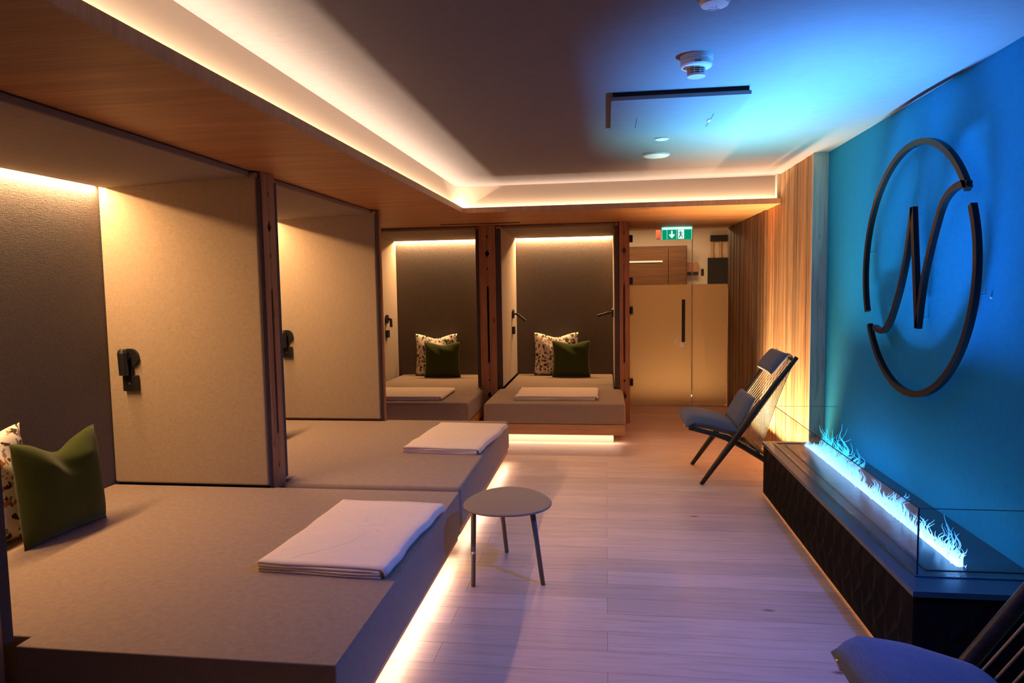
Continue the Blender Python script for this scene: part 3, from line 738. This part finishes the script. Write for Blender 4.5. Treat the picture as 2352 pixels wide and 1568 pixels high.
# burner strip glowing in the slot and the vapour flames above it
def by_y(name, s_lo, s_hi):
    m = bpy.data.materials.new(name); m.use_nodes = True; nt = m.node_tree; nt.nodes.clear()
    o = nt.nodes.new('ShaderNodeOutputMaterial'); e = nt.nodes.new('ShaderNodeEmission'); g = nt.nodes.new('ShaderNodeNewGeometry'); s = nt.nodes.new('ShaderNodeSeparateXYZ')
    nt.links.new(g.outputs['Position'], s.inputs[0])
    mr = nt.nodes.new('ShaderNodeMapRange'); mr.inputs[1].default_value = 2.86; mr.inputs[2].default_value = 4.95; nt.links.new(s.outputs[1], mr.inputs[0])
    r = nt.nodes.new('ShaderNodeValToRGB'); e_ = r.color_ramp.elements; e_.new(.5)
    for i, (p_, c_) in enumerate(((0, (.03, .28, 1)), (.5, (.03, .36, 1)), (1, (.03, .62, .8)))): e_[i].position = p_; e_[i].color = (*c_, 1)
    nt.links.new(mr.outputs[0], r.inputs[0])
    mz = nt.nodes.new('ShaderNodeMapRange'); mz.inputs[1].default_value = ZB; mz.inputs[2].default_value = ZB+.12; mz.inputs[3].default_value = 1; mz.inputs[4].default_value = 0; nt.links.new(s.outputs[2], mz.inputs[0])
    mx = nt.nodes.new('ShaderNodeMix'); mx.data_type = 'RGBA'; nt.links.new(mz.outputs[0], mx.inputs[0]); nt.links.new(r.outputs[0], mx.inputs[6]); mx.inputs[7].default_value = (.22, .52, 1, 1)
    st_ = nt.nodes.new('ShaderNodeMapRange'); st_.inputs[1].default_value = 0; st_.inputs[2].default_value = 1; st_.inputs[3].default_value = s_lo; st_.inputs[4].default_value = s_hi; nt.links.new(mz.outputs[0], st_.inputs[0])
    nt.links.new(mx.outputs[2], e.inputs[0]); nt.links.new(st_.outputs[0], e.inputs[1])
    t_ = nt.nodes.new('ShaderNodeBsdfTransparent'); ms = nt.nodes.new('ShaderNodeMixShader'); ms.inputs[0].default_value = .55
    nt.links.new(t_.outputs[0], ms.inputs[1]); nt.links.new(e.outputs[0], ms.inputs[2]); nt.links.new(ms.outputs[0], o.inputs[0]); return m
M_flame = by_y('vapour_flame', 2.5, 5.0)
B('burner', (bx0+.001, sy0+.001, z0), (bx1-.001, sy1-.001, z0+.006), M_flame, fp)
random.seed(11)
env = [(2.86, .02), (2.90, .10), (2.97, .165), (3.04, .10), (3.10, .04), (3.17, .10), (3.25, .07), (3.33, .05), (3.42, .12), (3.52, .09), (3.62, .07), (3.74, .10), (3.80, .035), (3.88, .03), (3.96, .13), (4.05, .15), (4.15, .18), (4.24, .27), (4.32, .20), (4.45, .16), (4.60, .20), (4.70, .09), (4.82, .05), (4.98, .02)]
def envh(y):
    for (a, ha), (b, hb) in zip(env, env[1:]):
        if a <= y <= b: return ha+(hb-ha)*(y-a)/(b-a)
    return .02
bm = bmesh.new()
for k in range(1250):
    y = random.uniform(2.865, 4.985); hh = envh(y)*random.uniform(.3, 1.05)*(1 if random.random() > .5 else .55)+.01
    x = 1.38+random.gauss(0, .008); ph = random.uniform(0, 6.28); fr_ = random.uniform(14, 40); am = random.uniform(.08, .40)*hh
    n = 13; pts = []; rad = []
    r0 = random.uniform(.0010, .0026)
    for i in range(n):
        s = i/(n-1)
        za = hh*s; wa = noise.noise(Vector((y*9, za*16, 1.3)))*.085 + noise.noise(Vector((y*30, za*38, 7.7)))*.035; wb = noise.noise(Vector((y*11, za*20, 4.1)))*.05
        pts.append((x+(wb+am*.25*math.sin(ph+fr_*za))*s, y+(wa+am*.3*math.sin(ph*1.7+fr_*za))*s**.8, ZB-.012+za*(1-.12*s*math.sin(ph))))
        rad.append(r0*(1-s)**.6*(1.15-.3*math.cos(ph+7*s))+.0005)
    tube(bm, pts, rad, 4, False)
fl = obj('flames', bm, M_flame, fp, smooth=True); fl['kind'] = 'stuff'

# ================================================================== emblem on the right wall
em = empty('wall_emblem', (XR, 3.83, 1.57), 'large black ring emblem with a curved letter N on the blue wall', 'sign')
YC_, ZC_, RO = 3.828, 1.571, .652
x0, x1 = 1.548, 1.574
def arc(name, a0, a1, n=90):
    bm = bmesh.new(); V = []
    for i in range(n+1):
        a = a0+(a1-a0)*i/n; q = []
        for r_ in (RO, RO-.030):
            for x in (x0, x1): q.append(bm.verts.new((x, YC_+r_*math.cos(a), ZC_+r_*math.sin(a))))
        V.append(q)
    for i in range(n):
        a, b = V[i], V[i+1]
        for p_, q_ in ((0, 1), (1, 3), (3, 2), (2, 0)): bm.faces.new((a[p_], a[q_], b[q_], b[p_]))
    bm.faces.new((V[0][0], V[0][1], V[0][3], V[0][2])); bm.faces.new((V[-1][0], V[-1][1], V[-1][3], V[-1][2]))
    return obj(name, bm, M_embl, em)
M_embl = mat('black_coated_metal', (.004, .004, .005), .30, 0, .25)
def ang(y, z): return math.atan2(z-ZC_, y-YC_)
aR1 = ang(3.273, 1.917) ; aL1 = ang(4.426, 1.335)+0
upper = arc('ring_arc', aL1, aR1)
aR2 = ang(3.266, 1.830) ; aL2 = ang(4.401, 1.250)
# lower arc from the right gap down round to the left gap
arc('ring_arc', aR2, aL2+2*PI)
def pxX(x, y, X):
    d = fw*f_px + r2*(x-1176) - u2*(y-784); t = X/d.x; return Vector((0, 0, CAM_H)) + d*t
def stroke(pts, wd, name, tip=(1, 1)):
    P = []
    for i in range(len(pts)-1):   # catmull-rom
        p0, p1, p2, p3 = (Vector(pts[max(i-1, 0)]), Vector(pts[i]), Vector(pts[i+1]), Vector(pts[min(i+2, len(pts)-1)]))
        for s in range(8):
            t = s/8; P.append(.5*((2*p1)+(-p0+p2)*t+(2*p0-5*p1+4*p2-p3)*t*t+(-p0+3*p1-3*p2+p3)*t**3))
    P.append(Vector(pts[-1])); bm = bmesh.new(); V = []
    for i, p_ in enumerate(P):
        t = (P[min(i+1, len(P)-1)]-P[max(i-1, 0)]).normalized(); nr = Vector((-t.y, t.x))*wd/2
        V.append([bm.verts.new((x, q.x, q.y)) for q in (p_+nr, p_-nr) for x in (x0, x1)])
    for i in range(len(V)-1):
        a, b = V[i], V[i+1]
        for p_, q_ in ((0, 1), (1, 3), (3, 2), (2, 0)): bm.faces.new((a[p_], a[q_], b[q_], b[p_]))
    bm.faces.new((V[0][0], V[0][1], V[0][3], V[0][2])); bm.faces.new((V[-1][0], V[-1][1], V[-1][3], V[-1][2]))
    obj(name, bm, M_embl, em)
Z8 = lambda l: [(lambda v_: (v_.y, v_.z))(pxX(1940+x*.4208, 280+y*.4208, 1.555)) for x, y in l]
s1 = Z8([(160, 1120), (205, 1140), (243, 1090), (278, 985), (308, 870), (340, 700), (371, 465)])
s3 = Z8([(395, 1125), (425, 880), (458, 720), (490, 590), (532, 450), (580, 375), (635, 338), (672, 340)])
stroke(s1, .030, 'letter_stroke'); stroke([s1[-1], s3[0]], .034, 'letter_stroke'); stroke(s3, .030, 'letter_stroke')
for y, z in ((YC_+.62, ZC_+.12), (YC_, ZC_-.635), (YC_-.62, ZC_-.12), (YC_+.1, ZC_+.63), (s1[-1][0], s1[-1][1]-.04), (s3[0][0], s3[0][1]+.05)):
    bm = bmesh.new(); tube(bm, [(x1-.001, y, z), (XR-.001, y, z)], .0025, 8); obj('standoff', bm, M_wall, em)
# tiny screw on the wall
bm = bmesh.new(); q = pxX(2278, 683, XR); tube(bm, [(XR-.001, q.y, q.z), (XR-.006, q.y, q.z)], .005, 8)
tag(obj('wall_screw', bm, M_white), 'tiny white screw on the blue wall right of the ring emblem', 'screw')

# ================================================================== ceiling fittings
dt = empty('smoke_detector', (.376, 3.02, ZC), 'white smoke detector with a slotted lower ring under the ceiling', 'detector')
bm = bmesh.new(); lathe(bm, [(.066, ZC-.001), (.066, ZC-.018)], .376, 3.02); obj('base', bm, M_white, dt)
bm = bmesh.new(); lathe(bm, [(.064, ZC-.019), (.064, ZC-.040), (.060, ZC-.046), (.040, ZC-.050)], .376, 3.02); obj('body', bm, M_white, dt)
bm = bmesh.new(); lathe(bm, [(.030, ZC-.0505), (.030, ZC-.078)], .376, 3.02); obj('vent_core', bm, M_dark, dt)
bm = bmesh.new()
for z in (.0505, .058, .0655, .073): lathe(bm, [(.0365, ZC-z), (.0365, ZC-z-.0030 if z < .07 else ZC-z-.010)], .376, 3.02)
for k in range(10):
    a = k*2*PI/10; tube(bm, [(.376+.036*math.cos(a), 3.02+.036*math.sin(a), ZC-.05), (.376+.036*math.cos(a), 3.02+.036*math.sin(a), ZC-.075)], .0018, 5)
obj('slotted_ring', bm, M_white, dt)
bm = bmesh.new(); box(bm, (.362, 2.9535, ZC-.041), (.388, 2.9565, ZC-.032)); obj('label_plate', bm, mat('grey_plate', (.25, .25, .3), .5), dt)
sn = empty('ceiling_sensor', (.362, 2.44, ZC), 'flat white ceiling sensor with a green stripe at the top picture edge', 'sensor')
bm = bmesh.new(); lathe(bm, [(.049, ZC-.001), (.050, ZC-.010), (.044, ZC-.020), (.02, ZC-.023)], .362, 2.44); obj('body', bm, M_white, sn, smooth=False)
B('stripe', (.343, 2.466+.0, ZC-.0226), (.381, 2.472, ZC-.0205), mat('teal_stripe', (.0, .35, .3), .5), sn)
bm = bmesh.new()
for pts in ([(-.014, .012), (-.014, .0)], [(-.014, .006), (-.006, .006)], [(-.006, .012), (-.006, .0)], [(.0, .012), (.010, .012)], [(.010, .012), (.0, .0)], [(.0, .0), (.012, .0)]):
    tube(bm, [(.362+a, 2.45-b+.004, ZC-.0226) for a, b in pts], .0009, 5)
obj('lettering', bm, M_black, sn)
for (x, y, r_, h_, lb) in ((.363, 4.64, .046, .010, 'small white ceiling disc between the hatch and the larger dome'), (.365, 5.18, .098, .022, 'larger white ceiling dome near the back cove')):
    d_ = empty('ceiling_disc', (x, y, ZC), lb, 'ceiling light')
    bm = bmesh.new(); lathe(bm, [(r_, ZC-.001), (r_, ZC-h_*.4)], x, y); obj('rim', bm, M_white, d_)
    bm = bmesh.new(); lathe(bm, [(r_*.97, ZC-h_*.41), (r_*.85, ZC-h_*.75), (r_*.5, ZC-h_*.95), (.004, ZC-h_)], x, y); obj('cover', bm, M_white, d_, smooth=True)
ht = empty('ceiling_hatch', (.36, 3.9, ZC), 'square access hatch standing slightly below the blue-lit ceiling', 'hatch')
B('panel', (.032, 3.50, ZC-.040), (.692, 4.27, ZC-.022), M_ceil, ht)
B('frame', (.040, 3.508, ZC-.0215), (.684, 4.262, ZC-.001), M_dark, ht)
bm = bmesh.new(); box(bm, (.1705, 3.88, ZC-.0412), (.1735, 4.12, ZC-.0402)); obj('latch_slot', bm, M_dark, ht)
bm = bmesh.new(); box(bm, (.5705, 3.86, ZC-.0412), (.5735, 4.16, ZC-.0402)); obj('latch_slot', bm, M_dark, ht)
B('latch', (.560, 3.97, ZC-.046), (.572, 4.03, ZC-.0404), M_white, ht)
tag(B('air_slot', (-1.76, 7.36, ZS-.004), (-.90, 7.42, ZS-.0005), M_dark), 'long narrow black air slot in the wood soffit above the back partition', 'vent')

# ------------------------------------------------------------------ exit sign
ex = empty('exit_sign', (.853, 8.60, 2.13), 'green illuminated exit sign hanging in front of the glass door', 'sign')
ey = 8.60; ex0, ex1, ez0, ez1 = .675, 1.03, 2.055, 2.178
B('housing', (ex0-.004, ey, ez1), (ex1+.004, ey+.03, 2.199), M_white, ex)
B('plate', (ex0, ey+.008, ez0), (ex1, ey+.020, ez1-.0005), emit('sign_green', (.0, .42, .20), .75), ex)
W_ = emit('sign_white', (.80, 1.0, .92), 1.0)
def quad(name, l, m, par=ex, y=ey+.007):
    bm = bmesh.new()
    for poly in l:
        prism(bm, [(ex0+a*(ex1-ex0), ez0+b*(ez1-ez0)) for a, b in poly], 1, y-.001, y)
    return obj(name, bm, m, par)
quad('white_lines', [[(.17, .04), (.18, .04), (.18, .96), (.17, .96)], [(.49, .04), (.50, .04), (.50, .96), (.49, .96)], [(0, .96), (1, .96), (1, 1), (0, 1)], [(0, 0), (.012, 0), (.012, 1), (0, 1)], [(.988, 0), (1, 0), (1, 1), (.988, 1)]], W_)
quad('arrow', [[(.31, .86), (.36, .86), (.36, .48), (.42, .56), (.42, .38), (.335, .12), (.25, .38), (.25, .56), (.31, .48)]], W_)
quad('door_pictogram', [[(.54, .06), (.74, .06), (.74, .94), (.54, .94)]], W_)
quad('running_figure', [[(.60, .74), (.63, .74), (.63, .84), (.60, .84)], [(.60, .45), (.65, .42), (.64, .72), (.60, .72)], [(.56, .60), (.60, .66), (.60, .71), (.55, .65)], [(.645, .66), (.69, .55), (.70, .60), (.645, .71)],
   [(.60, .46), (.64, .46), (.59, .16), (.565, .20)], [(.62, .44), (.65, .46), (.69, .34), (.675, .16), (.66, .16), (.665, .30)]], emit('sign_figure_green', (.0, .30, .14), .7), y=ey+.0058)
area('exit_sign_glow', (.853, 8.58, 2.198), (.34, .015), (math.radians(100), 0, 0), .35, (.2, 1, .7))
